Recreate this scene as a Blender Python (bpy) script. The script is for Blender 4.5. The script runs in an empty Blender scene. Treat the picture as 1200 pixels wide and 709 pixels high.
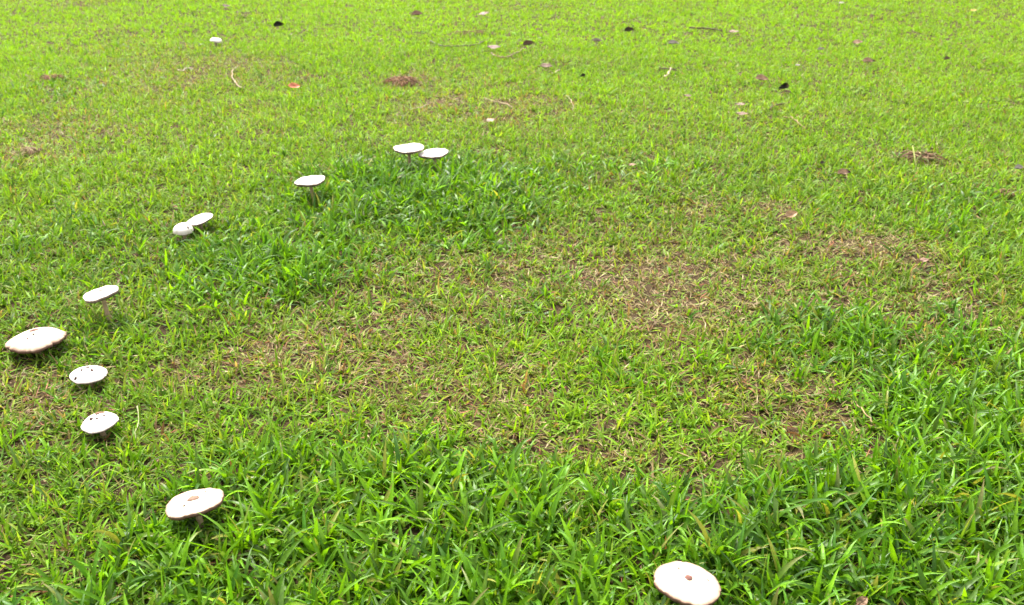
import bpy, math, random
import numpy as np

# ------------------------------------------------------------------ camera / sky / sun / exposure
scene = bpy.context.scene
CAM_H, PITCH, FPX = 1.40, math.radians(25.0), 1180.0
cam_data = bpy.data.cameras.new("camera")
cam_data.sensor_width = 36.0
cam_data.lens = FPX / 1200.0 * 36.0
cam_data.clip_start = 0.05
cam_data.clip_end = 2000.0
cam = bpy.data.objects.new("camera", cam_data)
scene.collection.objects.link(cam)
cam.location = (0, 0, CAM_H)
cam.rotation_euler = (math.pi / 2 - PITCH, 0, 0)
scene.camera = cam
cam_data.dof.use_dof = True                 # a compact camera focused on the near lawn
cam_data.dof.focus_distance = 2.4
cam_data.dof.aperture_fstop = 6.3

SUN_EL, SUN_AZ = math.radians(58), math.atan2(-0.45, 0.80)     # behind the lawn, a little to the left
world = bpy.data.worlds.new("World")
scene.world = world
world.use_nodes = True
wn, wl = world.node_tree.nodes, world.node_tree.links
wn.clear()
sky = wn.new("ShaderNodeTexSky")
sky.sky_type = 'NISHITA'
sky.sun_disc = False
sky.sun_elevation = SUN_EL
sky.sun_rotation = SUN_AZ
sky.dust_density = 4.0
hs = wn.new("ShaderNodeHueSaturation")
hs.inputs["Saturation"].default_value = 0.20          # thin bright overcast: nearly white sky
bg = wn.new("ShaderNodeBackground")
bg.inputs["Strength"].default_value = 0.11
wo = wn.new("ShaderNodeOutputWorld")
wl.new(sky.outputs[0], hs.inputs["Color"])
wl.new(hs.outputs[0], bg.inputs["Color"])
wl.new(bg.outputs[0], wo.inputs["Surface"])

sun_data = bpy.data.lights.new("sun", 'SUN')
sun_data.energy = 1.5
sun_data.angle = math.radians(12)
sun_data.color = (1.0, 0.95, 0.86)
sun = bpy.data.objects.new("sun", sun_data)
scene.collection.objects.link(sun)
sd = np.array([math.sin(SUN_AZ) * math.cos(SUN_EL), math.cos(SUN_AZ) * math.cos(SUN_EL), math.sin(SUN_EL)])
from mathutils import Vector, Matrix, Euler
sun.rotation_euler = Vector(sd).to_track_quat('Z', 'Y').to_euler()
sun.location = (-3, 5, 8)

scene.view_settings.view_transform = 'Standard'
scene.view_settings.look = 'None'
scene.view_settings.gamma = 1.0
scene.view_settings.exposure = 2.30
scene.view_settings.use_curve_mapping = False

# ------------------------------------------------------------------ helpers
rng = np.random.default_rng(7)
col = scene.collection

def vnoise(x, y, seed=0):
    xi, yi = np.floor(x).astype(np.int64), np.floor(y).astype(np.int64)
    fx, fy = x - xi, y - yi
    fx, fy = fx * fx * (3 - 2 * fx), fy * fy * (3 - 2 * fy)
    def h(a, b):
        n = (a * 374761393 + b * 668265263 + seed * 974711) & 0x7fffffff
        n = ((n ^ (n >> 13)) * 1274126177) & 0x7fffffff
        return ((n ^ (n >> 16)) & 0xffff) / 65535.0
    a, b, c, d = h(xi, yi), h(xi + 1, yi), h(xi, yi + 1), h(xi + 1, yi + 1)
    return (a * (1 - fx) + b * fx) * (1 - fy) + (c * (1 - fx) + d * fx) * fy

def fbm(x, y, f=1.0, o=3, seed=0):
    s, a, t = 0, 1.0, 0
    for i in range(o):
        s = s + a * vnoise(x * f + 31.7 * i, y * f + 17.3 * i, seed + i)
        t += a; a *= 0.5; f *= 2.03
    return s / t

def ground_z(x, y):
    x, y = np.asarray(x, float), np.asarray(y, float)
    near = np.clip(1.5 - np.hypot(x, y - 5) / 14, 0, 1)
    return near * (0.050 * (fbm(x + 50, y + 50, 0.55, 2, 3) - 0.5) + 0.022 * (fbm(x + 50, y + 50, 3.1, 2, 5) - 0.5))

def ray(px, py):
    u, v = (px - 600.0) / FPX, (354.5 - py) / FPX
    ca, sa = math.cos(PITCH), math.sin(PITCH)
    return np.array([u, ca + v * sa, -sa + v * ca])        # unit depth along the view axis

def at(px, py, h=0.0):
    d = ray(px, py); z = h
    for _ in range(4):
        t = (z - CAM_H) / d[2]
        p = np.array([0, 0, CAM_H]) + d * t
        z = h + float(ground_z(p[0], p[1]))
    return p, t                                             # point, depth

def new_mat(name):
    m = bpy.data.materials.new(name); m.use_nodes = True
    n = m.node_tree.nodes; n.clear()
    return m, n, m.node_tree.links

def tag(o, label, cat=None, group=None, kind=None):
    o["label"] = label
    if cat: o["category"] = cat
    if group: o["group"] = group
    if kind: o["kind"] = kind
    return o

def empty(name, loc):
    o = bpy.data.objects.new(name, None)
    o.empty_display_size = 0.02
    o.location = loc
    col.objects.link(o)
    return o

def mesh_obj(name, verts, faces, mat, parent=None, colors=None, loc=None, smooth=True):
    me = bpy.data.meshes.new(name)
    me.from_pydata([tuple(v) for v in verts], [], faces)
    if smooth:
        me.polygons.foreach_set("use_smooth", np.ones(len(me.polygons), bool))
    if colors is not None:
        a = me.color_attributes.new("tint", 'FLOAT_COLOR', 'POINT')
        c = np.ones((len(verts), 4), np.float32); c[:, :3] = colors
        a.data.foreach_set("color", c.ravel())
    me.materials.append(mat)
    me.update()
    o = bpy.data.objects.new(name, me)
    col.objects.link(o)
    if parent: o.parent = parent
    if loc is not None: o.location = loc
    return o

# ------------------------------------------------------------------ materials
def foliage_mat(name, rough, trans, spec):
    m, n, l = new_mat(name)
    at_ = n.new("ShaderNodeAttribute"); at_.attribute_name = "tint"
    geo = n.new("ShaderNodeNewGeometry")
    # fine lengthwise mottling on the blades
    nz = n.new("ShaderNodeTexNoise"); nz.inputs["Scale"].default_value = 160; nz.inputs["Detail"].default_value = 2
    mr = n.new("ShaderNodeMapRange"); mr.inputs[1].default_value = 0.25; mr.inputs[2].default_value = 0.75
    mr.inputs[3].default_value = 0.8; mr.inputs[4].default_value = 1.2
    mul = n.new("ShaderNodeMix"); mul.data_type = 'RGBA'; mul.blend_type = 'MULTIPLY'; mul.inputs[0].default_value = 1.0
    l.new(geo.outputs["Position"], nz.inputs["Vector"]); l.new(nz.outputs[0], mr.inputs[0])
    l.new(at_.outputs["Color"], mul.inputs[6]); l.new(mr.outputs[0], mul.inputs[7])
    p = n.new("ShaderNodeBsdfPrincipled")
    p.inputs["Roughness"].default_value = rough
    p.inputs["Specular IOR Level"].default_value = spec
    t = n.new("ShaderNodeBsdfTranslucent")
    # light that passes through a leaf comes out yellower
    tc = n.new("ShaderNodeMix"); tc.data_type = 'RGBA'; tc.blend_type = 'MULTIPLY'; tc.inputs[0].default_value = 1.0
    tc.inputs[7].default_value = (1.5, 1.35, 0.6, 1)
    mx = n.new("ShaderNodeMixShader"); mx.inputs[0].default_value = trans
    o = n.new("ShaderNodeOutputMaterial")
    l.new(mul.outputs[2], p.inputs["Base Color"]); l.new(mul.outputs[2], tc.inputs[6])
    l.new(tc.outputs[2], t.inputs["Color"])
    l.new(p.outputs[0], mx.inputs[1]); l.new(t.outputs[0], mx.inputs[2]); l.new(mx.outputs[0], o.inputs["Surface"])
    return m

M_LAWN = foliage_mat("lawn_blade", 0.48, 0.42, 0.20)
M_LUSH = foliage_mat("lush_blade", 0.42, 0.42, 0.32)
M_THATCH = foliage_mat("dry_blade", 0.65, 0.15, 0.25)

def tint_mat(name, rough=0.7, noise_scale=120.0, lo=0.75, hi=1.2, spec=0.3, bump=0.0):
    m, n, l = new_mat(name)
    a = n.new("ShaderNodeAttribute"); a.attribute_name = "tint"
    tcd = n.new("ShaderNodeTexCoord")
    nz = n.new("ShaderNodeTexNoise"); nz.inputs["Scale"].default_value = noise_scale; nz.inputs["Detail"].default_value = 4
    mr = n.new("ShaderNodeMapRange"); mr.inputs[1].default_value = 0.3; mr.inputs[2].default_value = 0.7
    mr.inputs[3].default_value = lo; mr.inputs[4].default_value = hi
    mul = n.new("ShaderNodeMix"); mul.data_type = 'RGBA'; mul.blend_type = 'MULTIPLY'; mul.inputs[0].default_value = 1.0
    p = n.new("ShaderNodeBsdfPrincipled"); p.inputs["Roughness"].default_value = rough
    p.inputs["Specular IOR Level"].default_value = spec
    o = n.new("ShaderNodeOutputMaterial")
    l.new(tcd.outputs["Object"], nz.inputs["Vector"]); l.new(nz.outputs[0], mr.inputs[0])
    l.new(a.outputs["Color"], mul.inputs[6]); l.new(mr.outputs[0], mul.inputs[7])
    l.new(mul.outputs[2], p.inputs["Base Color"]); l.new(p.outputs[0], o.inputs["Surface"])
    if bump:
        b = n.new("ShaderNodeBump"); b.inputs["Strength"].default_value = bump; b.inputs["Distance"].default_value = 0.002
        l.new(nz.outputs[0], b.inputs["Height"]); l.new(b.outputs[0], p.inputs["Normal"])
    return m

M_CAP = tint_mat("mushroom_cap_skin", 0.62, 90, 0.93, 1.03, 0.3, 0.25)
M_GILL = tint_mat("mushroom_gills", 0.8, 150, 0.8, 1.15, 0.2)
M_STEM = tint_mat("mushroom_stem", 0.7, 110, 0.75, 1.15, 0.25, 0.4)
M_SCALE = tint_mat("mushroom_scale", 0.8, 300, 0.7, 1.2, 0.2, 0.5)
M_LEAF = tint_mat("dead_leaf", 0.55, 70, 0.65, 1.25, 0.4, 0.4)
M_TWIG = tint_mat("twig_bark", 0.75, 200, 0.7, 1.2, 0.25, 0.4)

def ground_material():
    m, n, l = new_mat("soil_and_turf")
    tcd = n.new("ShaderNodeTexCoord")
    a = n.new("ShaderNodeTexNoise"); a.inputs["Scale"].default_value = 14; a.inputs["Detail"].default_value = 8; a.inputs["Roughness"].default_value = 0.7
    r = n.new("ShaderNodeValToRGB")
    r.color_ramp.elements[0].position = 0.3; r.color_ramp.elements[0].color = (0.026, 0.017, 0.009, 1)
    r.color_ramp.elements[1].position = 0.7; r.color_ramp.elements[1].color = (0.10, 0.066, 0.034, 1)
    # turf that covers the far ground beyond the grown blades
    b = n.new("ShaderNodeTexNoise"); b.inputs["Scale"].default_value = 40; b.inputs["Detail"].default_value = 10; b.inputs["Roughness"].default_value = 0.75
    r2 = n.new("ShaderNodeValToRGB")
    r2.color_ramp.elements[0].position = 0.3; r2.color_ramp.elements[0].color = (0.05, 0.09, 0.012, 1)
    r2.color_ramp.elements[1].position = 0.7; r2.color_ramp.elements[1].color = (0.17, 0.27, 0.04, 1)
    g = n.new("ShaderNodeAttribute"); g.attribute_name = "turf"
    mx = n.new("ShaderNodeMix"); mx.data_type = 'RGBA'
    bp = n.new("ShaderNodeBump"); bp.inputs["Strength"].default_value = 0.8; bp.inputs["Distance"].default_value = 0.02
    p = n.new("ShaderNodeBsdfPrincipled"); p.inputs["Roughness"].default_value = 0.95; p.inputs["Specular IOR Level"].default_value = 0.1
    o = n.new("ShaderNodeOutputMaterial")
    l.new(tcd.outputs["Object"], a.inputs["Vector"]); l.new(tcd.outputs["Object"], b.inputs["Vector"])
    l.new(a.outputs[0], r.inputs[0]); l.new(b.outputs[0], r2.inputs[0])
    l.new(g.outputs["Fac"], mx.inputs[0]); l.new(r.outputs[0], mx.inputs[6]); l.new(r2.outputs[0], mx.inputs[7])
    l.new(b.outputs[0], bp.inputs["Height"]); l.new(bp.outputs[0], p.inputs["Normal"])
    l.new(mx.outputs[2], p.inputs["Base Color"]); l.new(p.outputs[0], o.inputs["Surface"])
    return m
M_GROUND = ground_material()

# ------------------------------------------------------------------ ground: one sheet out to the horizon
def build_ground():
    xs = np.concatenate([-np.geomspace(600, 9, 14), np.linspace(-8.5, 8.5, 150), np.geomspace(9, 600, 14)])
    ys = np.concatenate([-np.geomspace(600, 1.5, 14), np.linspace(-1, 15, 150), np.geomspace(16, 600, 14)])
    X, Y = np.meshgrid(xs, ys)
    Z = ground_z(X, Y)
    V = np.stack([X, Y, Z], -1).reshape(-1, 3)
    nx, ny = len(xs), len(ys)
    F = [(j * nx + i, j * nx + i + 1, (j + 1) * nx + i + 1, (j + 1) * nx + i) for j in range(ny - 1) for i in range(nx - 1)]
    o = mesh_obj("ground", V, F, M_GROUND)
    d = np.hypot(V[:, 0], V[:, 1])
    inside = np.clip((11.2 - V[:, 1]) / 0.8, 0, 1) * np.clip((V[:, 1] - 0.9) / 0.3, 0, 1) * np.clip((0.75 + 0.55 * V[:, 1] - np.abs(V[:, 0])) / 0.3, 0, 1)
    t = o.data.attributes.new("turf", 'FLOAT', 'POINT')
    t.data.foreach_set("value", (1 - inside).astype(np.float32))
    o["kind"] = "structure"; o["label"] = "brown soil and thatch of the lawn showing between grass blades"
build_ground()

# ------------------------------------------------------------------ growth maps (places on the ground)
def blob(cx, cy, rx, ry, s):
    c, t = at(cx, cy)
    a, _ = at(cx, cy - ry); b, _ = at(cx, cy + ry)
    return (c[0], 0.5 * (a[1] + b[1]), rx / FPX * t, 0.5 * (a[1] - b[1]), s)

LUSH = [blob(*b) for b in [
    (480, 238, 150, 45, 1.0), (300, 315, 110, 45, 0.85), (560, 215, 120, 22, 0.6), (690, 205, 110, 18, 0.35), (400, 275, 110, 35, 0.6),
    (985, 405, 100, 38, 0.65), (1120, 500, 110, 70, 0.9), (1180, 440, 70, 60, 0.6), (230, 590, 110, 50, 0.5), (60, 560, 110, 60, 0.25),
    (60, 110, 90, 45, 0.14), (760, 440, 90, 35, 0.35), (620, 380, 110, 40, 0.15), (1150, 260, 110, 40, 0.30), (60, 300, 110, 50, 0.25), (110, 410, 60, 40, 0.3)]]
DRY = [blob(*b) for b in [
    (770, 350, 130, 55, 1.0), (930, 475, 110, 38, 1.0), (690, 525, 90, 30, 0.6), (390, 430, 170, 50, 0.7), (1030, 295, 75, 26, 0.9),
    (845, 243, 80, 16, 0.8), (1110, 375, 100, 40, 0.55), (560, 130, 95, 26, 0.65), (740, 212, 60, 16, 0.5), (480, 320, 110, 40, 0.35),
    (30, 480, 60, 50, 0.45), (190, 90, 130, 40, 0.45), (60, 160, 90, 30, 0.5), (230, 440, 60, 40, 0.4), (640, 440, 90, 40, 0.5), (870, 420, 70, 30, 0.5),
    (90, 4, 40, 6, 0.6), (470, 97, 40, 10, 0.5), (1081, 190, 30, 12, 0.6), (790, 545, 60, 20, 0.4)]]
_edge = [at(x, y)[0] for x, y in [(-60, 695), (0, 695), (110, 675), (180, 590), (260, 530), (400, 508), (520, 520), (620, 545), (740, 570), (850, 570), (960, 540), (1060, 510), (1130, 480), (1200, 440), (1260, 420)]]
EX, EY = np.array([p[0] for p in _edge]), np.array([p[1] for p in _edge])

OLIVE = blob(700, 385, 480, 125, 1.0)
RED = [blob(930, 478, 120, 42, 1.0), blob(690, 525, 110, 34, 0.6), blob(390, 430, 150, 40, 0.45)]
def red_map(x, y):
    v = np.zeros_like(x)
    for cx, cy, rx, ry, s in RED:
        v = np.maximum(v, s * np.exp(-0.8 * ((x - cx) / rx) ** 2 - 0.8 * ((y - cy) / ry) ** 2))
    return v
def maps(x, y):
    n1 = fbm(x + 20, y + 20, 2.2, 3, 11); n2 = fbm(x + 40, y + 40, 5.5, 3, 23)
    L = np.zeros_like(x); D = np.zeros_like(x)
    for cx, cy, rx, ry, s in LUSH:
        q = ((x - cx) / rx) ** 2 + ((y - cy) / ry) ** 2
        L = np.maximum(L, s * np.exp(-0.8 * q ** 1.5))
    for cx, cy, rx, ry, s in DRY:
        q = ((x - cx) / rx) ** 2 + ((y - cy) / ry) ** 2
        D = np.maximum(D, s * np.exp(-0.8 * q ** 1.5))
    cx, cy, rx, ry, _ = OLIVE
    D = np.maximum(D, 0.42 * np.exp(-0.8 * (((x - cx) / rx) ** 2 + ((y - cy) / ry) ** 2) ** 1.5))
    e = np.interp(x, EX, EY)
    L = np.maximum(L, np.clip((e - y) / 0.22 + 0.25, 0, 1))
    L = np.clip(L * (0.55 + 0.9 * n2) + 0.25 * (n1 - 0.62), 0, 1)
    D = np.clip(0.92 * D * (0.2 + 1.6 * n2) + 0.60 * (n1 - 0.55) + 0.40 * (n2 - 0.50), 0, 1) * (1 - 0.75 * L)
    return L, D

# ------------------------------------------------------------------ mushrooms: table first, so the grass can make room
# px, py of cap centre, cap width in px, height of rim above soil, dome, tilt sideways (deg, + = right side up), tilt away (deg, + = far side down)
def ms(*a): return dict(zip(("px", "py", "w", "h", "dome", "side", "away", "seed", "kind", "label"), a))
MUSH = [
    ms(806, 683, 77, 0.072, 0.17, -5, 1, 1, "big", "large cream mushroom with brown rim at the bottom edge, tallest lush grass around it"),
    ms(228, 588, 66, 0.070, 0.13, 9, 5, 2, "big", "cream mushroom with oval brown centre and ragged brown rim, tilted in lush grass"),
    ms(117, 495, 43, 0.045, 0.46, 4, 0, 3, "scabby", "white mushroom with brown scab on its top and dark flecks below it"),
    ms(104, 439, 41, 0.040, 0.42, -2, 0, 4, "spotted", "white mushroom with three dark specks, between the big brown-rimmed cap and scabby one"),
    ms(43, 398, 65, 0.046, 0.34, 4, 3, 5, "big", "widest domed cream mushroom at the left edge with notched brown rim"),
    ms(118, 343, 41, 0.100, 0.10, 9, 1, 6, "flat", "flat white mushroom tilted on a tall pale stem above the widest domed one"),
    ms(233, 256, 34, 0.052, 0.18, 9, -2, 7, "folded", "bent white mushroom cap lying behind the small button mushroom"),
    ms(215, 271, 24, 0.038, 0.78, 2, 0, 8, "button", "small round white button mushroom with two dark spots"),
    ms(363, 211, 37, 0.095, 0.06, 6, 1, 9, "plate", "single thin flat white mushroom standing left of the lush patch"),
    ms(479, 173, 36, 0.115, 0.10, 0, 0, 10, "flat", "taller left mushroom of the touching flat pair, thin brown stem showing"),
    ms(508, 179, 36, 0.095, 0.10, 6, 1, 11, "flat", "lower right mushroom of the touching flat pair"),
    ms(253, 48, 14, 0.040, 0.50, -8, 0, 12, "button", "tiny far white mushroom near the top left, above the curved pale pod"),
]
for m in MUSH:
    p, t = at(m["px"], m["py"], m["h"])
    m["c"], m["R"] = p, 0.5 * m["w"] / FPX * t
    tl, aw = math.radians(m["side"]), math.radians(m["away"])
    m["M"] = Matrix.Rotation(-tl, 3, 'Y') @ Matrix.Rotation(-aw, 3, 'X')
    ax = np.array(m["M"] @ Vector((0, 0, 1)))
    bx, by = p[0] - ax[0] * m["h"] * 0.8, p[1] - ax[1] * m["h"] * 0.8
    m["base"] = np.array([bx, by, float(ground_z(bx, by))])

# fallen leaves: px, py, length px, yaw deg, cup, bend, roll, colour, label
TAN, PINK, BROWN, DARK, BLACK, GREY, ORANGE, YELLOW = ((0.38, 0.25, 0.155), (0.29, 0.165, 0.12), (0.20, 0.11, 0.06), (0.11, 0.065, 0.040),
    (0.040, 0.030, 0.022), (0.36, 0.31, 0.27), (0.58, 0.20, 0.10), (0.65, 0.48, 0.06))
LEAVES = [
    (327, 30, 13, 10, 1.2, 0.5, 35, BLACK, "black curled leaf near the top left, right of the tiny far mushroom"),
    (283, 15, 13, 170, 0.3, 0.3, 0, PINK, "faded pinkish leaf at the top, above and left of the black curled leaf"),
    (265, 7, 9, 20, 0.5, 0.3, 10, BROWN, "small brown leaf scrap at the very top left of centre"),
    (345, 101, 14, 30, 0.6, 0.4, 25, ORANGE, "orange red leaf lying right of the curved pale pod"),
    (36, 71, 9, 150, 0.4, 0.5, 10, PINK, "dull pinkish leaf scrap near the top left edge"),
    (489, 17, 12, 5, 0.9, 0.4, 18, PINK, "cupped pinkish leaf with shade-painted dark underside, leftmost along the top centre"),
    (567, 16, 12, -15, 0.3, 0.2, 0, PINK, "flat pale brown leaf at the top centre, right of the cupped pinkish one"),
    (579, 55, 15, 15, 0.25, 0.2, 0, PINK, "flat pink brown leaf at the right end of the grey twig"),
    (619, 52, 13, 20, 1.0, 0.6, 20, BROWN, "crumpled dark brown leaf right of the flat pink brown one"),
    (640, 78, 13, -5, 0.7, 0.3, 8, (0.30, 0.20, 0.15), "mid brown leaf below the crumpled dark brown one"),
    (683, 89, 8, 40, 1.2, 0.4, 30, BLACK, "small black leaf speck right of the mid brown leaf"),
    (700, 48, 10, 0, 0.9, 0.4, 15, (0.28, 0.22, 0.18), "grey brown cupped leaf left of the dark brown humped leaf"),
    (737, 36, 12, 12, 1.1, 0.7, 25, DARK, "dark brown humped leaf at the top right of centre"),
    (789, 51, 11, 0, 0.9, 0.3, 15, GREY, "grey leaf with shade-painted dark underside below the dark twig"),
    (860, 37, 11, -10, 0.4, 0.2, 0, TAN, "pale tan leaf at the right end of the dark twig"),
    (893, 93, 14, -25, 0.9, 0.5, 22, TAN, "pinkish tan cupped leaf just left of the black pale-tipped leaf"),
    (918, 102, 15, 20, 1.3, 0.5, 50, BLACK, "black curled leaf with pale tip in the upper right lawn"),
    (962, 58, 8, 10, 0.9, 0.3, 12, GREY, "small grey leaf in the upper right, left of two tan leaves"),
    (1005, 50, 11, -5, 0.7, 0.4, 15, TAN, "tan leaf with dark hollow, upper of the two tan leaves at upper right"),
    (1018, 72, 13, -20, 0.9, 0.4, 22, TAN, "tan leaf with shade-painted dark turned end, lower of the two tan leaves at upper right"),
    (870, 133, 13, 5, 0.25, 0.2, 0, TAN, "flat pale tan leaf below the pinkish tan cupped leaf"),
    (868, 122, 10, -20, 0.25, 0.2, 0, (0.34, 0.24, 0.13), "faded brown leaf just above the flat pale tan one"),
    (963, 191, 8, 40, 1.0, 0.5, 25, DARK, "dark brown leaf scrap left of the dead grass mound"),
    (989, 203, 14, -15, 0.9, 0.5, 20, TAN, "slender tan leaf with painted black shaded end beside the dead grass mound"),
    (1194, 197, 11, 10, 0.9, 0.4, 15, GREY, "greyish leaf at the far right edge"),
    (1141, 12, 7, 0, 0.3, 0.2, 0, YELLOW, "tiny yellow leaf in the top right corner"),
    (986, 3, 6, 0, 0.3, 0.2, 0, (0.5, 0.45, 0.38), "tiny whitish leaf at the top edge on the right"),
    (1110, 69, 8, 15, 0.9, 0.3, 15, BROWN, "little brown leaf alone in the upper right lawn"),
    (926, 252, 18, 35, 0.8, 0.9, 28, (0.50, 0.32, 0.18), "curled light tan leaf on the dry strip right of centre"),
    (1083, 305, 11, 10, 0.5, 0.4, 5, (0.55, 0.34, 0.24), "pinkish leaf scrap on the right-hand dry patch"),
    (1010, 705, 18, 40, 0.6, 0.3, 10, (0.30, 0.18, 0.11), "brown leaf tip in the lush grass at the bottom edge"),
    (935, 76, 6, 30, 0.3, 0.2, 0, (0.5, 0.45, 0.38), "tiny whitish leaf shape added for a glint, left of the pale upper right lawn leaves"),  # small pale leaf shape added to stand in for a bright glint
    (806, 112, 9, 15, 0.3, 0.3, 0, TAN, "small pale leaf left of the flat pale tan one"),
    (741, 193, 8, 0, 0.4, 0.3, 0, (0.55, 0.32, 0.22), "small pinkish leaf scrap on the lawn right of centre"),
    (575, 141, 10, 15, 0.4, 0.3, 0, (0.58, 0.40, 0.28), "small pale scrap on the dry patch above the flat mushroom pair"),
]
LEAF_H = 0.036
for i, L in enumerate(LEAVES):
    pass
leaf_pos = [at(L[0], L[1], LEAF_H) for L in LEAVES]
SHRINK = [(m["c"][0], m["c"][1], m["R"] * 1.12, m["h"] * 0.70) for m in MUSH]
SHRINK += [(m["c"][0], m["c"][1], m["R"] * 1.9, m["h"] * 1.0) for m in MUSH]
SHRINK += [(p[0], p[1] - 0.02, max(0.5 * L[2] / FPX * t * 1.1, 0.03), 0.018) for (p, t), L in zip(leaf_pos, LEAVES)]

# ------------------------------------------------------------------ grass
def half_width(y):
    return 0.75 + 0.55 * y

def scatter(y0, y1, dens):
    """random points on the strip of lawn between two distances"""
    w = half_width(y1)
    n = int(2 * w * (y1 - y0) * dens)
    x = rng.uniform(-w, w, n); y = rng.uniform(y0, y1, n)
    k = np.abs(x) < half_width(y)
    return x[k], y[k]

class Blades:
    def __init__(self): self.parts = []
    def add(self, x, y, phi, lean, curl, L, W, tint, tip, rows, fold, lift=0.0, roll=None):
        """x,y base; phi heading; lean from vertical; curl extra lean to the tip; tint/tip colours"""
        n = len(x)
        if n == 0: return
        gz = ground_z(x, y)
        base = np.stack([x, y, gz - 0.003 + lift], -1)
        side = np.stack([-np.sin(phi), np.cos(phi), np.zeros(n)], -1)
        if roll is None: roll = rng.normal(0, 0.35, n)
        ts = np.linspace(0, 1, rows + 1)
        pts = [base]; cur = base.copy(); dirs = []
        for i in range(rows):
            tm = 0.5 * (ts[i] + ts[i + 1])
            th = lean + curl * tm ** 1.25
            d = np.stack([np.sin(th) * np.cos(phi), np.sin(th) * np.sin(phi), np.cos(th)], -1)
            cur = cur + d * (L / rows)[:, None]
            floor = gz + 0.004
            cur[:, 2] = np.maximum(cur[:, 2], floor)
            pts.append(cur.copy()); dirs.append(d)
        V, C = [], []
        twist = rng.normal(0, 0.5, n)
        for i in range(rows):
            d = dirs[i]; nrm = np.cross(side, d)
            r = roll + twist * ts[i]
            s = side * np.cos(r)[:, None] + nrm * np.sin(r)[:, None]
            t = ts[i]
            prof = 0.55 + 0.45 * min(1, t / 0.3) if t < 0.4 else 1 - ((t - 0.4) / 0.6) ** 1.7
            w = (W * 0.5 * prof)[:, None]
            c = tint * (1 - t ** 3)[..., None] + tip * (t ** 3)[..., None] if np.ndim(t) else tint * (1 - t ** 3) + tip * t ** 3
            if fold:
                up = -np.cross(s, d)
                V += [pts[i] - s * w, pts[i] - up * w * 0.45, pts[i] + s * w]; C += [c, c * 1.12, c]
            else:
                V += [pts[i] - s * w, pts[i] + s * w]; C += [c, c]
        V.append(pts[rows]); C.append(tip)
        V = np.stack(V, 1); C = np.stack(C, 1)
        nc = 3 if fold else 2; nv = nc * rows + 1
        quads, tris = [], []
        for i in range(rows - 1):
            for j in range(nc - 1):
                a = i * nc + j
                quads.append((a, a + 1, a + nc + 1, a + nc))
        for j in range(nc - 1):
            a = (rows - 1) * nc + j
            tris.append((a, a + 1, nc * rows))
        self.parts.append((V.reshape(-1, 3), C.reshape(-1, 3), nv, n, quads, tris))
    def build(self, name, mat):
        V = np.concatenate([p[0] for p in self.parts]); C = np.concatenate([p[1] for p in self.parts])
        loops, sizes, off, ntri = [], [], 0, 0
        for v, c, nv, n, quads, tris in self.parts:
            o = (np.arange(n) * nv + off)[:, None]
            flat = np.array([i for q in quads for i in q] + [i for t in tris for i in t])
            loops.append((o + flat[None, :]).ravel())
            sizes.append(np.tile(np.array([4] * len(quads) + [3] * len(tris)), n))
            ntri += n * (2 * len(quads) + len(tris))
            off += n * nv
        loops = np.concatenate(loops).astype(np.int32); sizes = np.concatenate(sizes)
        starts = np.concatenate([[0], np.cumsum(sizes)[:-1]]).astype(np.int32)
        me = bpy.data.meshes.new(name)
        me.vertices.add(len(V)); me.loops.add(len(loops)); me.polygons.add(len(sizes))
        me.vertices.foreach_set("co", V.astype(np.float32).ravel())
        me.loops.foreach_set("vertex_index", loops)
        me.polygons.foreach_set("loop_start", starts)
        me.update(calc_edges=True)
        a = me.color_attributes.new("tint", 'FLOAT_COLOR', 'POINT')
        c4 = np.ones((len(V), 4), np.float32); c4[:, :3] = np.clip(C, 0.004, 0.8)
        a.data.foreach_set("color", c4.ravel())
        me.materials.append(mat)
        o = bpy.data.objects.new(name, me); col.objects.link(o)
        print("GRASS", name, len(V), "verts", ntri, "tris")
        return o

def shrink(x, y, L, up):
    """blades that would come up through a cap or a leaf stay short"""
    for cx, cy, r, h in SHRINK:
        k = (x - cx) ** 2 + (y - cy) ** 2 < (r + 0.01) ** 2
        if k.any(): L[k] = np.minimum(L[k], h / np.maximum(up[k], 0.35))
    return L

def mixc(a, b, t): return np.asarray(a)[None, :] * (1 - t)[:, None] + np.asarray(b)[None, :] * t[:, None]

BANDS = [(1.0, 2.8, 4, True), (2.8, 4.6, 3, False), (4.6, 7.4, 2, False), (7.4, 11.2, 2, False)]
LUSH_C = ((0.040, 0.120, 0.005), (0.150, 0.318, 0.006))
LAWN_C = ((0.060, 0.155, 0.006), (0.178, 0.350, 0.007))
DRY_C = ((0.29, 0.225, 0.098), (0.125, 0.062, 0.028), (0.44, 0.36, 0.20))

def tuft_points(x, y, k, spread):
    n = len(x)
    X = np.repeat(x, k) + rng.normal(0, spread, n * k); Y = np.repeat(y, k) + rng.normal(0, spread, n * k)
    tid = np.repeat(np.arange(n), k)
    return X, Y, tid

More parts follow.
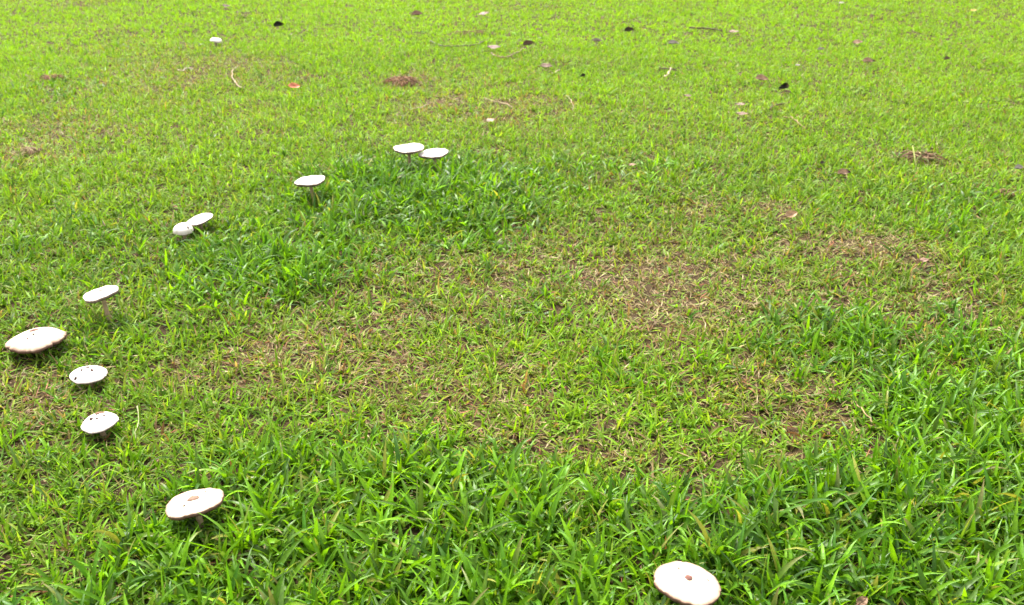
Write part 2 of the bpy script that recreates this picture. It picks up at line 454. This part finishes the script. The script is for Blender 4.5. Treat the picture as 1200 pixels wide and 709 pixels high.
def grow():
    lawn, lush, dry = Blades(), Blades(), Blades()
    for bi, (y0, y1, rows, fold) in enumerate(BANDS):
        # ---- ordinary lawn shoots
        dens = (2300, 2500, 2250, 1500)[bi]
        x, y = scatter(y0, y1, dens)
        Lm, Dm = maps(x, y)
        keep = rng.random(len(x)) < np.clip(1.05 - 0.48 * Dm - 0.45 * Lm, 0.1, 1)
        x, y, Lm, Dm = x[keep], y[keep], Lm[keep], Dm[keep]
        k = 4
        X, Y, tid = tuft_points(x, y, k, 0.006)
        n = len(X); Lr, Dr = Lm[tid], Dm[tid]
        phi = rng.uniform(0, 2 * np.pi, len(x))[tid] + rng.uniform(-1, 1, n) * np.pi
        lean = np.clip(rng.normal(0.78, 0.38, n) + 0.25 * Dr - 0.22 * np.clip((Y - 4) / 4, 0, 1), 0.05, 1.45)
        curl = np.clip(rng.normal(0.75, 0.5, n), -0.2, 1.9)
        far = np.clip((Y - 4) / 4, 0, 1)
        size = rng.uniform(0.75, 1.25, len(x))[tid] * (0.8 + 0.4 * fbm(X + 9, Y + 9, 1.3, 2, 61))
        L = rng.uniform(0.030, 0.075, n) * size * (1 - 0.30 * Dr) * (1 - 0.42 * far)
        W = rng.uniform(0.0030, 0.0080, n) * (1 - 0.15 * Dr) * (1 - 0.15 * far) * (1.22 if bi == 3 else 1.0)
        L = shrink(X, Y, L, np.cos(lean))
        t = np.clip(rng.normal(0.42, 0.25, n) + 0.5 * (fbm(X + 70, Y + 70, 0.9, 3, 41) - 0.5) + 0.42 * far, 0, 1)
        c = mixc(LAWN_C[0], LAWN_C[1], t)
        # olive, partly yellowed blades where the lawn is thin
        y_ = np.clip(rng.random(n) * (0.55 + 0.9 * Dr - 0.25 * far) - 0.12, 0, 1)[:, None]
        c = c * (1 - y_) + np.array([0.21, 0.215, 0.045]) * y_
        c *= (1 + 0.10 * far)[:, None] * np.clip(1.0 + rng.normal(0, 1, n) * (0.24 - 0.16 * far), 0.4, 1.7)[:, None]
        dead = rng.random(n) < (0.02 + 0.28 * Dr)
        dc = mixc(DRY_C[0], DRY_C[1], rng.random(n) ** 0.8)
        c = np.where(dead[:, None], dc, c)
        tipdry = (rng.random(n) < 0.09)[:, None]
        tip = np.where(tipdry, np.array([0.27, 0.21, 0.08]), c * 1.15)
        lawn.add(X, Y, phi, lean, curl, L, W, c, tip, rows, fold)
        # ---- broad lush blades of the ring
        dens = (1150, 1100, 950, 700)[bi]
        x, y = scatter(y0, y1, dens)
        Lm, Dm = maps(x, y)
        keep = rng.random(len(x)) < np.clip(Lm * 1.15, 0.012, 1)
        x, y, Lm = x[keep], y[keep], Lm[keep]
        k = 6
        X, Y, tid = tuft_points(x, y, k, 0.007)
        n = len(X); Lr = Lm[tid]
        az = rng.uniform(0, 2 * np.pi, len(x))
        phi = az[tid] + np.tile(np.array([0, 3.0, 0.9, 3.9, 5.2, 2.0]), len(x)) + rng.normal(0, 0.35, n)
        lean = np.clip(rng.normal(0.46, 0.28, n), 0.0, 1.3)
        curl = np.clip(rng.normal(1.05, 0.5, n), 0.0, 2.2)
        size = rng.uniform(0.7, 1.2, len(x))[tid] * (0.62 + 0.42 * Lr)
        L = rng.uniform(0.050, 0.128, n) * size
        W = rng.uniform(0.0060, 0.0135, n) * (0.75 + 0.3 * Lr)
        L = shrink(X, Y, L, np.cos(lean))
        t = np.clip(rng.normal(0.45, 0.28, n) + 0.6 * (fbm(X + 70, Y + 70, 1.6, 3, 51) - 0.5), 0, 1)
        c = mixc(LUSH_C[0], LUSH_C[1], t) * np.clip(rng.normal(1.0, 0.25, n), 0.4, 1.7)[:, None]
        dull = (rng.random(len(x)) < 0.20)[tid] & (rng.random(n) < 0.75)
        c = np.where(dull[:, None], np.array([0.085, 0.160, 0.024]) * rng.uniform(0.65, 1.25, n)[:, None], c)
        yel = rng.random(n) < 0.03
        c = np.where(yel[:, None], np.array([0.23, 0.25, 0.04]) * rng.uniform(0.7, 1.2, n)[:, None], c)
        tip = np.where((rng.random(n) < 0.04)[:, None], np.array([0.25, 0.20, 0.08]), c * 1.1)
        lush.add(X, Y, phi, lean, curl, L, W, c, tip, rows + (1 if bi < 2 else 0), fold)
        # ---- dry thatch lying low
        dens = (5600, 4800, 2400, 500)[bi]
        X, Y = scatter(y0, y1, dens)
        Lm, Dm = maps(X, Y)
        keep = rng.random(len(X)) < np.clip(0.24 + 0.95 * Dm - 0.1 * Lm, 0.06, 1)
        X, Y, Dm = X[keep], Y[keep], Dm[keep]
        n = len(X)
        phi = rng.uniform(0, 2 * np.pi, n)
        lean = rng.uniform(1.0, 1.6, n); curl = rng.normal(0.0, 0.6, n)
        L = rng.uniform(0.012, 0.045, n) * rng.uniform(0.7, 1.2, n); W = rng.uniform(0.0015, 0.0042, n)
        q = rng.random(n)
        c = mixc(DRY_C[0], DRY_C[1], np.clip(rng.normal(0.22, 0.28, n) + 0.65 * red_map(X, Y) + 0.8 * (fbm(X + 15, Y + 15, 1.1, 2, 77) - 0.5), 0, 1))
        c = np.where((q < 0.06)[:, None], np.array(DRY_C[2]), c)
        c = np.where((q > 0.88)[:, None], np.array([0.26, 0.10, 0.045]), c) * rng.uniform(0.7, 1.15, n)[:, None]
        L = shrink(X, Y, L, np.cos(lean))
        dry.add(X, Y, phi, lean, curl, L, W, c, c, max(2, rows - 1), False, lift=rng.uniform(0.0, 0.018, n))
    tag(lawn.build("lawn_grass", M_LAWN), "short yellow-green lawn grass covering the whole ground", "grass", kind="stuff")
    tag(lush.build("lush_grass", M_LUSH), "taller broad-bladed deep green grass growing in patches along the mushroom ring", "grass", kind="stuff")
    tag(dry.build("dry_thatch", M_THATCH), "tan and brown dead grass lying on the thin dry patches", "dry grass", kind="stuff")
grow()

# ------------------------------------------------------------------ tube helper
def tube(points, radii, sides=8, cap=True):
    P = [Vector(p) for p in points]; V, F = [], []
    ref = Vector((0.31, 0.77, 0.55)).normalized()
    for i, p in enumerate(P):
        d = (P[min(i + 1, len(P) - 1)] - P[max(i - 1, 0)]).normalized()
        a = d.cross(ref).normalized(); b = d.cross(a)
        for k in range(sides):
            w = 2 * math.pi * k / sides
            V.append(p + (a * math.cos(w) + b * math.sin(w)) * radii[i])
    for i in range(len(P) - 1):
        for k in range(sides):
            k2 = (k + 1) % sides
            F.append((i * sides + k, i * sides + k2, (i + 1) * sides + k2, (i + 1) * sides + k))
    if cap:
        F.append(tuple(range(sides))[::-1]); F.append(tuple((len(P) - 1) * sides + k for k in range(sides)))
    return V, F

# ------------------------------------------------------------------ mushrooms
def build_mushroom(m):
    rnd = random.Random(m["seed"] * 13 + 5)
    R, dome, kind = m["R"], m["dome"] * m["R"], m["kind"]
    root = empty("mushroom", tuple(m["base"]))
    tag(root, m["label"], "mushroom", "white mushrooms of the ring")
    off = Vector(m["c"] - m["base"]); Rm = m["M"]
    ph = [rnd.uniform(0, 6.28) for _ in range(6)]
    wob = {"big": 0.035, "folded": 0.06, "button": 0.04}.get(kind, 0.022)
    notches = [(rnd.uniform(0, 6.28), rnd.uniform(0.03, 0.07), rnd.uniform(0.05, 0.12)) for _ in range(5 if kind == "big" else 2)]
    if m["seed"] == 5: notches += [(-0.5, 0.13, 0.06), (3.9, 0.10, 0.10)]
    if m["seed"] == 2: notches += [(-1.2, 0.05, 0.25), (-0.6, 0.06, 0.2)]
    def rim(f):
        r = 1 + wob * (math.cos(2 * f + ph[0]) + 0.6 * math.cos(3 * f + ph[1]) + 0.35 * math.cos(7 * f + ph[2]))
        for a, dpt, wd in notches:
            d = (f - a + math.pi) % (2 * math.pi) - math.pi
            r -= dpt * math.exp(-(d / wd) ** 2)
        return R * r
    def top(s, f):
        """height of the cap skin at relative radius s"""
        if kind == "button":
            z = dome * (math.sqrt(max(0, 1 - s ** 2.4)) - 0.0)
        elif kind == "plate":
            z = dome * (1 - s ** 2) + 0.05 * R * math.exp(-(s / 0.15) ** 2)
        else:
            z = dome * (1 - s ** 2.2) + 0.035 * R * math.exp(-(s / 0.16) ** 2)
        z += R * 0.028 * s * s * (math.cos(3 * f + ph[3]) + 0.7 * math.cos(2 * f + ph[4]) + 0.35 * math.cos(9 * f + ph[5]))
        if kind == "folded": z -= R * 0.30 * max(0, math.cos(f - 2.5)) ** 2 * s * s
        return z
    def xyz(s, f, dz=0.0):
        r = rim(f) * s
        return off + Rm @ Vector((r * math.cos(f), r * math.sin(f), top(s, f) + dz))
    NF, rings = 72, [0.06, 0.14, 0.24, 0.36, 0.48, 0.60, 0.71, 0.81, 0.89, 0.95, 0.985, 1.0]
    rng_h = lambda a, b: float(vnoise(np.array([a * 9.1 + 40]), np.array([b * 9.1 + 40]), m["seed"])[0])
    V, F, C = [xyz(0, 0)], [], []
    creamy = np.array((0.74, 0.62, 0.46)) if kind == "big" else np.array((0.76, 0.70, 0.63))
    brown = np.array((0.12, 0.060, 0.040))
    C.append(creamy)
    edge_th = 0.0065 + 0.03 * R if kind == "big" else 0.0068 + 0.02 * R if kind in ("flat", "plate") else 0.0040 + 0.02 * R
    for s in rings:
        for k in range(NF):
            f = 2 * math.pi * k / NF
            V.append(xyz(s, f))
            b = max(0.0, (s - 0.86) / 0.14) ** 1.5 * (0.9 if kind == "big" else 0.75 if kind in ("flat", "plate") else 0.35) * (0.25 + 1.1 * rng_h(math.cos(f) * 1.4, math.sin(f) * 1.4))
            b = min(b, 0.95)
            g = max(0.0, (s - 0.74) / 0.22) * (0.75 if kind == "big" else 0.25) * (0.5 + 0.7 * rng_h(math.cos(f) * 0.8 + 3, math.sin(f) * 0.8))
            g = min(g, 0.85)
            base = creamy * (1 - g) + np.array((0.30, 0.175, 0.105)) * g
            C.append(base * (1 - b) + brown * b)
    low = [(1.004, -0.35), (0.996, -0.8), (0.975, -1.0), (0.94, -0.92)]
    for s, dz in low:
        for k in range(NF):
            f = 2 * math.pi * k / NF
            V.append(xyz(s, f, dz * edge_th)); C.append(brown * 1.1 if kind == "big" else creamy * 0.12 + brown * 0.8)
    n_r = len(rings) + len(low)
    for k in range(NF):
        F.append((0, 1 + k, 1 + (k + 1) % NF))
    for i in range(n_r - 1):
        a, b = 1 + i * NF, 1 + (i + 1) * NF
        for k in range(NF):
            k2 = (k + 1) % NF
            F.append((a + k, b + k, b + k2, a + k2))
    cap = mesh_obj("cap", V, F, M_CAP, root, np.array(C))
    # gills: radial pleats under the cap
    NG = 56 if kind == "big" else 40
    V, F, C = [], [], []
    gr = [0.10, 0.3, 0.55, 0.8, 0.965]
    gc = np.array((0.13, 0.085, 0.06)) if kind == "big" else np.array((0.24, 0.18, 0.13))
    for s in gr:
        for k in range(2 * NG):
            f = math.pi * k / NG
            deep = (0.10 + 0.05 * (k % 2)) * R * min(1, (1 - s) * 5 + 0.12)
            V.append(xyz(s, f, -edge_th * 0.9 - deep)); C.append(gc * (1.0 if k % 2 else 0.75))
    for i in range(len(gr) - 1):
        for k in range(2 * NG):
            k2 = (k + 1) % (2 * NG)
            F.append((i * 2 * NG + k, (i + 1) * 2 * NG + k, (i + 1) * 2 * NG + k2, i * 2 * NG + k2))
    mesh_obj("gills", V, F, M_GILL, root, np.array(C), smooth=False)
    # stem
    tp = off + Rm @ Vector((0, 0, top(0, 0) - edge_th - 0.10 * R)); mid = Vector((off.x * 0.35, off.y * 0.35, off.z * 0.5))
    pts, rad = [], []
    sr = 0.0050 + 0.055 * R
    for i in range(13):
        t = i / 12
        p = Vector((0, 0, -0.012)) * (1 - t) ** 2 + mid * 2 * t * (1 - t) + tp * t * t
        pts.append(p); rad.append(sr * (1.35 - 0.55 * min(1, t * 2.2) + 0.35 * max(0, t - 0.88) / 0.12))
    V, F = tube(pts, rad, 14)
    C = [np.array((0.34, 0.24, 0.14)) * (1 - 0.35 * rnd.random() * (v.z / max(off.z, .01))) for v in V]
    mesh_obj("stem", V, F, M_STEM, root, np.array(C))
    # scabs and specks on the cap skin
    def scale(s0, f0, rad, ratio, tint, parent, ang=0.0):
        n, V, F, C = 12, [], [], []
        cx, cy = s0 * math.cos(f0), s0 * math.sin(f0)
        def pt(x, y, dz):
            s, f = math.hypot(x, y), math.atan2(y, x)
            return xyz(s, f, dz)
        V.append(pt(cx, cy, 0.0022))
        jit = [rnd.uniform(0.85, 1.12) for _ in range(n)]
        for q, dz in ((0.6, 0.0021), (1.0, 0.0014), (1.04, -0.001)):
            for k in range(n):
                w = 2 * math.pi * k / n
                dx, dy = math.cos(w) * rad * q * jit[k], math.sin(w) * rad * ratio * q * jit[k]
                V.append(pt(cx + dx * math.cos(ang) - dy * math.sin(ang), cy + dx * math.sin(ang) + dy * math.cos(ang), dz))
        for k in range(n):
            k2 = (k + 1) % n
            F.append((0, 1 + k, 1 + k2))
            for j in range(2):
                F.append((1 + j * n + k, 1 + (j + 1) * n + k, 1 + (j + 1) * n + k2, 1 + j * n + k2))
        core = np.array(tint) ** 1.4 * (0.50 if max(tint) > 0.35 else 0.48)
        tints = [core * (0.8 if i % 3 else 1.1) if i <= n else core * 0.72 + np.array((0.30, 0.235, 0.18)) * rnd.uniform(0.05, 0.5) for i in range(len(V))]
        return mesh_obj("scale", V, F, M_SCALE, parent, np.array(tints))
    SB, SD, SR = (0.46, 0.29, 0.20), (0.11, 0.06, 0.055), (0.45, 0.24, 0.20)
    spots = {1: [(0, 0, 0.085, 0.8, SR), (0.55, 2.0, 0.022, 1, (0.4, .3, .26)), (0.62, 0.1, 0.02, 0.8, (0.45, .35, .30))],
             2: [(0, 0, 0.13, 0.85, (0.56, 0.38, 0.29)), (0.6, 1.1, 0.026, 1, SD), (0.45, 4.2, 0.03, 0.8, (0.35, .25, .2))],
             3: [(0.30, 1.65, 0.17, 0.6, SB), (0.08, 2.2, 0.06, 0.8, (0.3, .18, .12)), (0.40, 3.9, 0.070, 1.0, (0.2, .11, .1)), (0.34, 0.0, 0.04, 0.9, (0.3, .22, .2)), (0.30, 4.9, 0.05, .7, (0.4, .3, .27))],
             4: [(0.08, 1.8, 0.08, 0.9, (0.24, .12, .11)), (0.34, 3.7, 0.045, 1.2, (0.24, .14, .13)), (0.32, 5.8, 0.055, 1.1, (0.26, .14, .12)), (0.85, 4.1, 0.05, 1, SD)],
             5: [(0.05, 2.2, 0.10, 0.7, SR), (0.28, 5.0, 0.03, 1, SD), (0.5, 4.6, 0.02, 1, SB)],
             6: [(0, 0, 0.12, 0.5, (0.55, .48, .44)), (0.35, 0.2, 0.05, 0.8, (0.5, .42, .4))],
             8: [(0.62, 2.75, 0.10, 0.9, SD), (0.62, 0.35, 0.09, 0.9, (0.16, .1, .1)), (0.75, 5.7, 0.06, 1, (0.4, .3, .28))],
             10: [(0, 0, 0.10, 0.6, (0.58, .48, .42))], 11: [(0, 0, 0.10, 0.6, (0.58, .48, .42))],
             9: [(0, 0, 0.08, 0.7, (0.62, .55, .48))], 7: [(0.8, 2.4, 0.12, 0.5, (0.5, .34, .24))], 12: [(0.1, 1.5, 0.15, 0.7, (0.62, .52, .42))]}
    for s in spots.get(m["seed"], []):
        scale(s[0], s[1], s[2] * 1.55, s[3] * 1.15, s[4], cap, rnd.uniform(0, 0.5))
for m in MUSH: build_mushroom(m)

# ------------------------------------------------------------------ fallen leaves
def build_leaf(L, pos, i):
    px, py, ln, yaw, cup, bend, roll, tint, label = L
    rnd = random.Random(i * 7 + 1)
    p, t = pos
    length = ln / FPX * t * (1.0 if tint is BLACK or tint is DARK else 1.12); cup *= 1.35; roll += 12
    root = empty("fallen_leaf", tuple(p))
    root.rotation_euler = (math.radians(roll), math.radians(rnd.uniform(-8, 8)), math.radians(yaw))
    tag(root, label, "leaf", "fallen leaves on the lawn")
    ns, nw = 12, 9
    wid = length * rnd.uniform(0.58, 0.74)
    tint = np.array(tint) ** 1.1 * (0.80 if cup > 0.8 and max(tint) > 0.25 else 0.52)
    ph = rnd.uniform(0, 6)
    def surf(s, w, dz):
        x = (s - 0.5) * length
        prof = max(0.02, math.sin(math.pi * min(1, s ** 0.85)) ** 0.8 * (1 - 0.15 * s))
        hw = wid * 0.5 * prof * (1 + 0.05 * math.sin(9 * s + ph))
        a = cup * w * 0.9
        y = hw * (math.sin(a) / max(cup * 0.9, 0.05)) if cup > 0.05 else hw * w
        z = hw * (1 - math.cos(a)) * 1.35 + bend * length * 0.5 * ((s - 0.45) ** 2) + 0.02 * length * math.sin(11 * s + 3 * w + ph)
        return Vector((x, y, z + dz))
    V, F, C = [], [], []
    for layer, dz in ((0, 0.0006), (1, -0.0006)):
        for a in range(ns + 1):
            for b in range(nw):
                w = 2 * b / (nw - 1) - 1
                V.append(surf(a / ns, w, dz))
                C.append(tint * (1.0 + 0.25 * math.sin(5 * w + 7 * a / ns + ph) * 0.5) * (1 if layer == 0 else 0.6))  # underside layer gets a darker colour to stand in for its shade
    N = (ns + 1) * nw
    for a in range(ns):
        for b in range(nw - 1):
            q = a * nw + b
            F.append((q, q + nw, q + nw + 1, q + 1)); F.append((N + q, N + q + 1, N + q + nw + 1, N + q + nw))
    for a in range(ns):
        for b in (0, nw - 1):
            q = a * nw + b; F.append((q, q + nw, N + q + nw, N + q))
    for a in (0, ns):
        for b in range(nw - 1):
            q = a * nw + b; F.append((q, q + 1, N + q + 1, N + q))
    C = np.array(C)
    if "pale tip" in label or "dark turned end" in label or "black shaded end" in label:
        xs = np.array([v.x for v in V]) / length + 0.5
        k = np.clip((xs - 0.72) / 0.12, 0, 1)[:, None]
        C = C * (1 - k) + (np.array((0.20, 0.13, 0.07)) if "pale tip" in label else np.array((0.015, 0.010, 0.008))) * k  # near-black ends: the leaf's shaded side painted into its colour
    mesh_obj("leaf_blade", V, F, M_LEAF, root, C)
    pts = [surf(s, 0, 0.0012) for s in np.linspace(0.0, 0.93, 9)]
    pts = [pts[0] + Vector((-0.22 * length, 0.03 * length, 0.004))] + pts
    V, F = tube(pts, [0.0011] + [0.0012 - 0.0001 * k for k in range(9)], 6)
    mesh_obj("leaf_stalk", V, F, M_LEAF, root, np.tile(tint * 0.8, (len(V), 1)))
for i, (L, pos) in enumerate(zip(LEAVES, leaf_pos)): build_leaf(L, pos, i)

# ------------------------------------------------------------------ twigs, pod, straws
def build_twig(name, pix, rad, tint, label, cat, h=0.022, side=None):
    P = [at(x, y, h)[0] for x, y in pix]
    root = P[0].copy()
    # smooth through the points
    pts = []
    for i in range(len(P) - 1):
        p0, p1, p2, p3 = P[max(i - 1, 0)], P[i], P[i + 1], P[min(i + 2, len(P) - 1)]
        for t in np.linspace(0, 1, 6)[:-1]:
            pts.append(0.5 * ((2 * p1) + (-p0 + p2) * t + (2 * p0 - 5 * p1 + 4 * p2 - p3) * t * t + (-p0 + 3 * p1 - 3 * p2 + p3) * t ** 3))
    pts.append(P[-1])
    jr = np.random.default_rng(len(pix) * 7 + int(pix[0][0]))
    pts = [q + jr.normal(0, 0.0022, 3) for q in pts]
    n = len(pts)
    V, F = tube([p - root for p in pts], [rad * (0.55 + 0.45 * math.sin(math.pi * (0.15 + 0.7 * i / n))) * random.Random(i).uniform(0.7, 1.3) for i in range(n)], 8)
    if side:
        for k, (fr, dx, dy) in enumerate(side):
            a = pts[int(fr * (n - 1))] - root
            v2, f2 = tube([a, a + np.array([dx * 0.5, dy * 0.5, 0.008]), a + np.array([dx, dy, 0.004])], [rad * 0.6, rad * 0.45, rad * 0.2], 6)
            o = len(V); V = V + v2; F = F + [tuple(i + o for i in f) for f in f2]
    C = [np.array(tint) * 0.62 * random.Random(i // 8).uniform(0.75, 1.2) for i in range(len(V))]
    o = mesh_obj(name, V, F, M_TWIG, None, np.array(C), loc=tuple(root))
    return tag(o, label, cat)
STRAW = (0.62, 0.50, 0.30)
build_twig("seed_pod", [(278, 78), (273, 82), (272, 89), (275, 96), (281, 102), (285, 102)], 0.0042, (0.50, 0.39, 0.23), "slender pale curved pod lying below the tiny far mushroom", "pod")
build_twig("twig", [(505, 48), (514, 52), (524, 54), (538, 54), (552, 53), (561, 51), (570, 47)], 0.0045, (0.22, 0.18, 0.13), "long thin grey twig bowed across the lawn at the top centre", "twig", 0.020)
build_twig("twig", [(808, 32), (818, 33), (828, 33), (846, 36)], 0.0060, (0.13, 0.08, 0.05), "dark brown straight twig left of the pale tan leaf, top right of centre", "twig")
build_twig("twig", [(575, 62), (586, 67), (596, 66), (606, 61), (614, 56)], 0.0040, (0.42, 0.30, 0.18), "pale brown bowed twig running up to the crumpled dark brown leaf", "twig")
build_twig("twig", [(918, 137), (928, 138), (935, 143), (944, 151)], 0.0045, (0.38, 0.26, 0.12), "light brown bent twig below the black pale-tipped leaf", "twig")
build_twig("twig", [(902, 128), (908, 123), (918, 122), (925, 120)], 0.0042, (0.15, 0.10, 0.06), "short dark twig between the black pale-tipped leaf and the light brown bent twig", "twig")
build_twig("twig", [(772, 79), (779, 80), (786, 81), (796, 83)], 0.0045, (0.17, 0.12, 0.07), "dark forked twig crossed by a pale straw, upper right of centre", "twig", side=[(0.5, 0.05, -0.05), (0.8, 0.06, 0.04)])
build_twig("dead_stalk", [(779, 90), (783, 86), (786, 80)], 0.0050, STRAW, "pale straw crossing the dark forked twig", "straw", 0.034)
build_twig("dead_stalk", [(208, 82), (214, 83), (219, 80), (226, 81)], 0.0040, (0.6, 0.5, 0.34), "short pale straw left of the curved pod", "straw")
build_twig("dead_stalk", [(482, 128), (491, 126), (502, 122)], 0.0030, STRAW, "thin pale straw below the pine needle clump", "straw")
build_twig("dead_stalk", [(663, 112), (669, 117), (672, 130)], 0.0019, STRAW, "thin upright pale straw near the upper centre of the lawn", "straw")
build_twig("dead_stalk", [(568, 115), (576, 118), (590, 121), (600, 126)], 0.0034, (0.50, 0.38, 0.22), "crooked pale stalk on the dry patch above the flat pair", "straw")
build_twig("dead_stalk", [(646, 86), (650, 85), (656, 82)], 0.0040, (0.6, 0.48, 0.3), "short pale straw just below the mid brown leaf", "straw")
build_twig("dead_stalk", [(1003, 473), (1010, 480), (1024, 497)], 0.0016, (0.5, 0.34, 0.16), "thin tan stalk slanting across the red brown dry patch", "straw", 0.05)
build_twig("dead_stalk", [(160, 512), (162, 480), (163, 474)], 0.0016, (0.42, 0.44, 0.2), "thin upright stalk right of the scabby white mushroom", "straw", 0.05)

# ------------------------------------------------------------------ pine needle clump and dead grass mound
def build_needles(name, px, py, w_px, n, hgt, tints, label, cat, rad, mound=None, seed=3, arch=0.5):
    rnd = random.Random(seed)
    c, t = at(px, py)
    rx = 0.5 * w_px / FPX * t
    root = empty(name, tuple(c)); tag(root, label, cat)
    if mound:
        V, F, C = [(0, 0, mound)], [], [np.array((0.10, 0.06, 0.035))]
        NF = 28
        for j, s in enumerate((0.25, 0.5, 0.75, 1.0)):
            for k in range(NF):
                f = 2 * math.pi * k / NF
                z = mound * math.cos(s * math.pi / 2) ** 1.3 * rnd.uniform(0.8, 1.15) - (0.012 if s == 1 else 0)
                V.append((rx * 0.6 * s * math.cos(f) * rnd.uniform(0.9, 1.1), rx * 0.5 * s * math.sin(f) * rnd.uniform(0.9, 1.1), z))
                C.append(np.array((0.12, 0.07, 0.04)) * rnd.uniform(0.7, 1.3))
        for k in range(NF): F.append((0, 1 + k, 1 + (k + 1) % NF))
        for j in range(3):
            for k in range(NF):
                k2 = (k + 1) % NF; a = 1 + j * NF
                F.append((a + k, a + NF + k, a + NF + k2, a + k2))
        mesh_obj("soil_hump", V, F, M_TWIG, root, np.array(C))
    V, F, C = [], [], []
    for i in range(n):
        f = rnd.uniform(0, 6.28); q = rnd.random() ** 0.6
        x, y = rx * q * math.cos(f) * 0.6, rx * q * math.sin(f) * 0.5
        hz = hgt * (1 - q * q) + (mound or 0) * math.cos(min(1, q * 0.6) * 1.57) + rnd.uniform(0.002, 0.024)
        a = f + rnd.gauss(0, 1.3); ln = rx * rnd.uniform(0.45, 0.95)
        d = np.array([math.cos(a), math.sin(a), 0]) * ln
        p0 = np.array([x, y, hz]); p2 = p0 + d; p2[2] = max(0.012, hz * (1 - arch) - 0.004); p1 = (p0 + p2) / 2; p1[2] += 0.012
        v, g = tube([p0, p1, p2], [rad, rad, rad * 0.5], 5)
        o = len(V); V += v; F += [tuple(k + o for k in fc) for fc in g]
        tn = np.array(rnd.choice(tints)) * rnd.uniform(0.45, 0.85)
        C += [tn] * len(v)
    o = mesh_obj("needles" if "needle" in name else "dead_blades", V, F, M_TWIG, root, np.array(C))
    o["kind"] = "stuff"
    return root
build_needles("pine_needle_clump", 471, 99, 46, 105, 0.026, [(0.36, 0.17, 0.08), (0.28, 0.14, 0.07), (0.45, 0.27, 0.13), (0.20, 0.11, 0.06)],
              "clump of reddish brown pine needles on the lawn above the flat mushroom pair", "pine needles", 0.0020, seed=4, arch=0.7)
build_needles("pine_needle_clump", 550, 41, 40, 26, 0.006, [(0.32, 0.20, 0.10), (0.26, 0.15, 0.08)],
              "loose streak of brown pine needles just above the long grey twig", "pine needles", 0.0022, seed=9)
build_needles("dead_grass_mound", 1081, 191, 50, 80, 0.012, [(0.24, 0.13, 0.07), (0.16, 0.09, 0.05), (0.36, 0.24, 0.12), (0.14, 0.20, 0.03)],
              "low brown mound of dead grass and soil in the right-hand lawn", "grass mound", 0.0022, mound=0.016, seed=6)
build_needles("dead_grass_clump", 37, 182, 26, 70, 0.02, [(0.40, 0.28, 0.15), (0.24, 0.14, 0.08), (0.5, 0.38, 0.2)],
              "small tangle of dead straw at the left edge of the upper lawn", "dead grass", 0.0020, seed=8)
build_needles("dead_grass_clump", 1178, 232, 24, 50, 0.01, [(0.30, 0.17, 0.09), (0.22, 0.13, 0.07)],
              "small brown dead grass clump at the right edge below the greyish leaf", "dead grass", 0.0022, seed=12)
build_needles("dead_grass_clump", 62, 94, 26, 60, 0.008, [(0.36, 0.17, 0.09), (0.28, 0.15, 0.08)],
              "rust brown scatter of dead grass near the top left edge", "dead grass", 0.0022, seed=13)
p, _ = at(1075, 204)
V, F = tube([(0, 0, 0), (-0.003, 0.04, 0.05), (-0.006, 0.09, 0.105)], [0.0045, 0.004, 0.0025], 7)
tag(mesh_obj("dead_stalk", V, F, M_TWIG, None, np.tile(np.array((0.24, 0.26, 0.07)), (len(V), 1)), loc=tuple(p)), "pale upright stalk leaning on the dead grass mound", "straw")
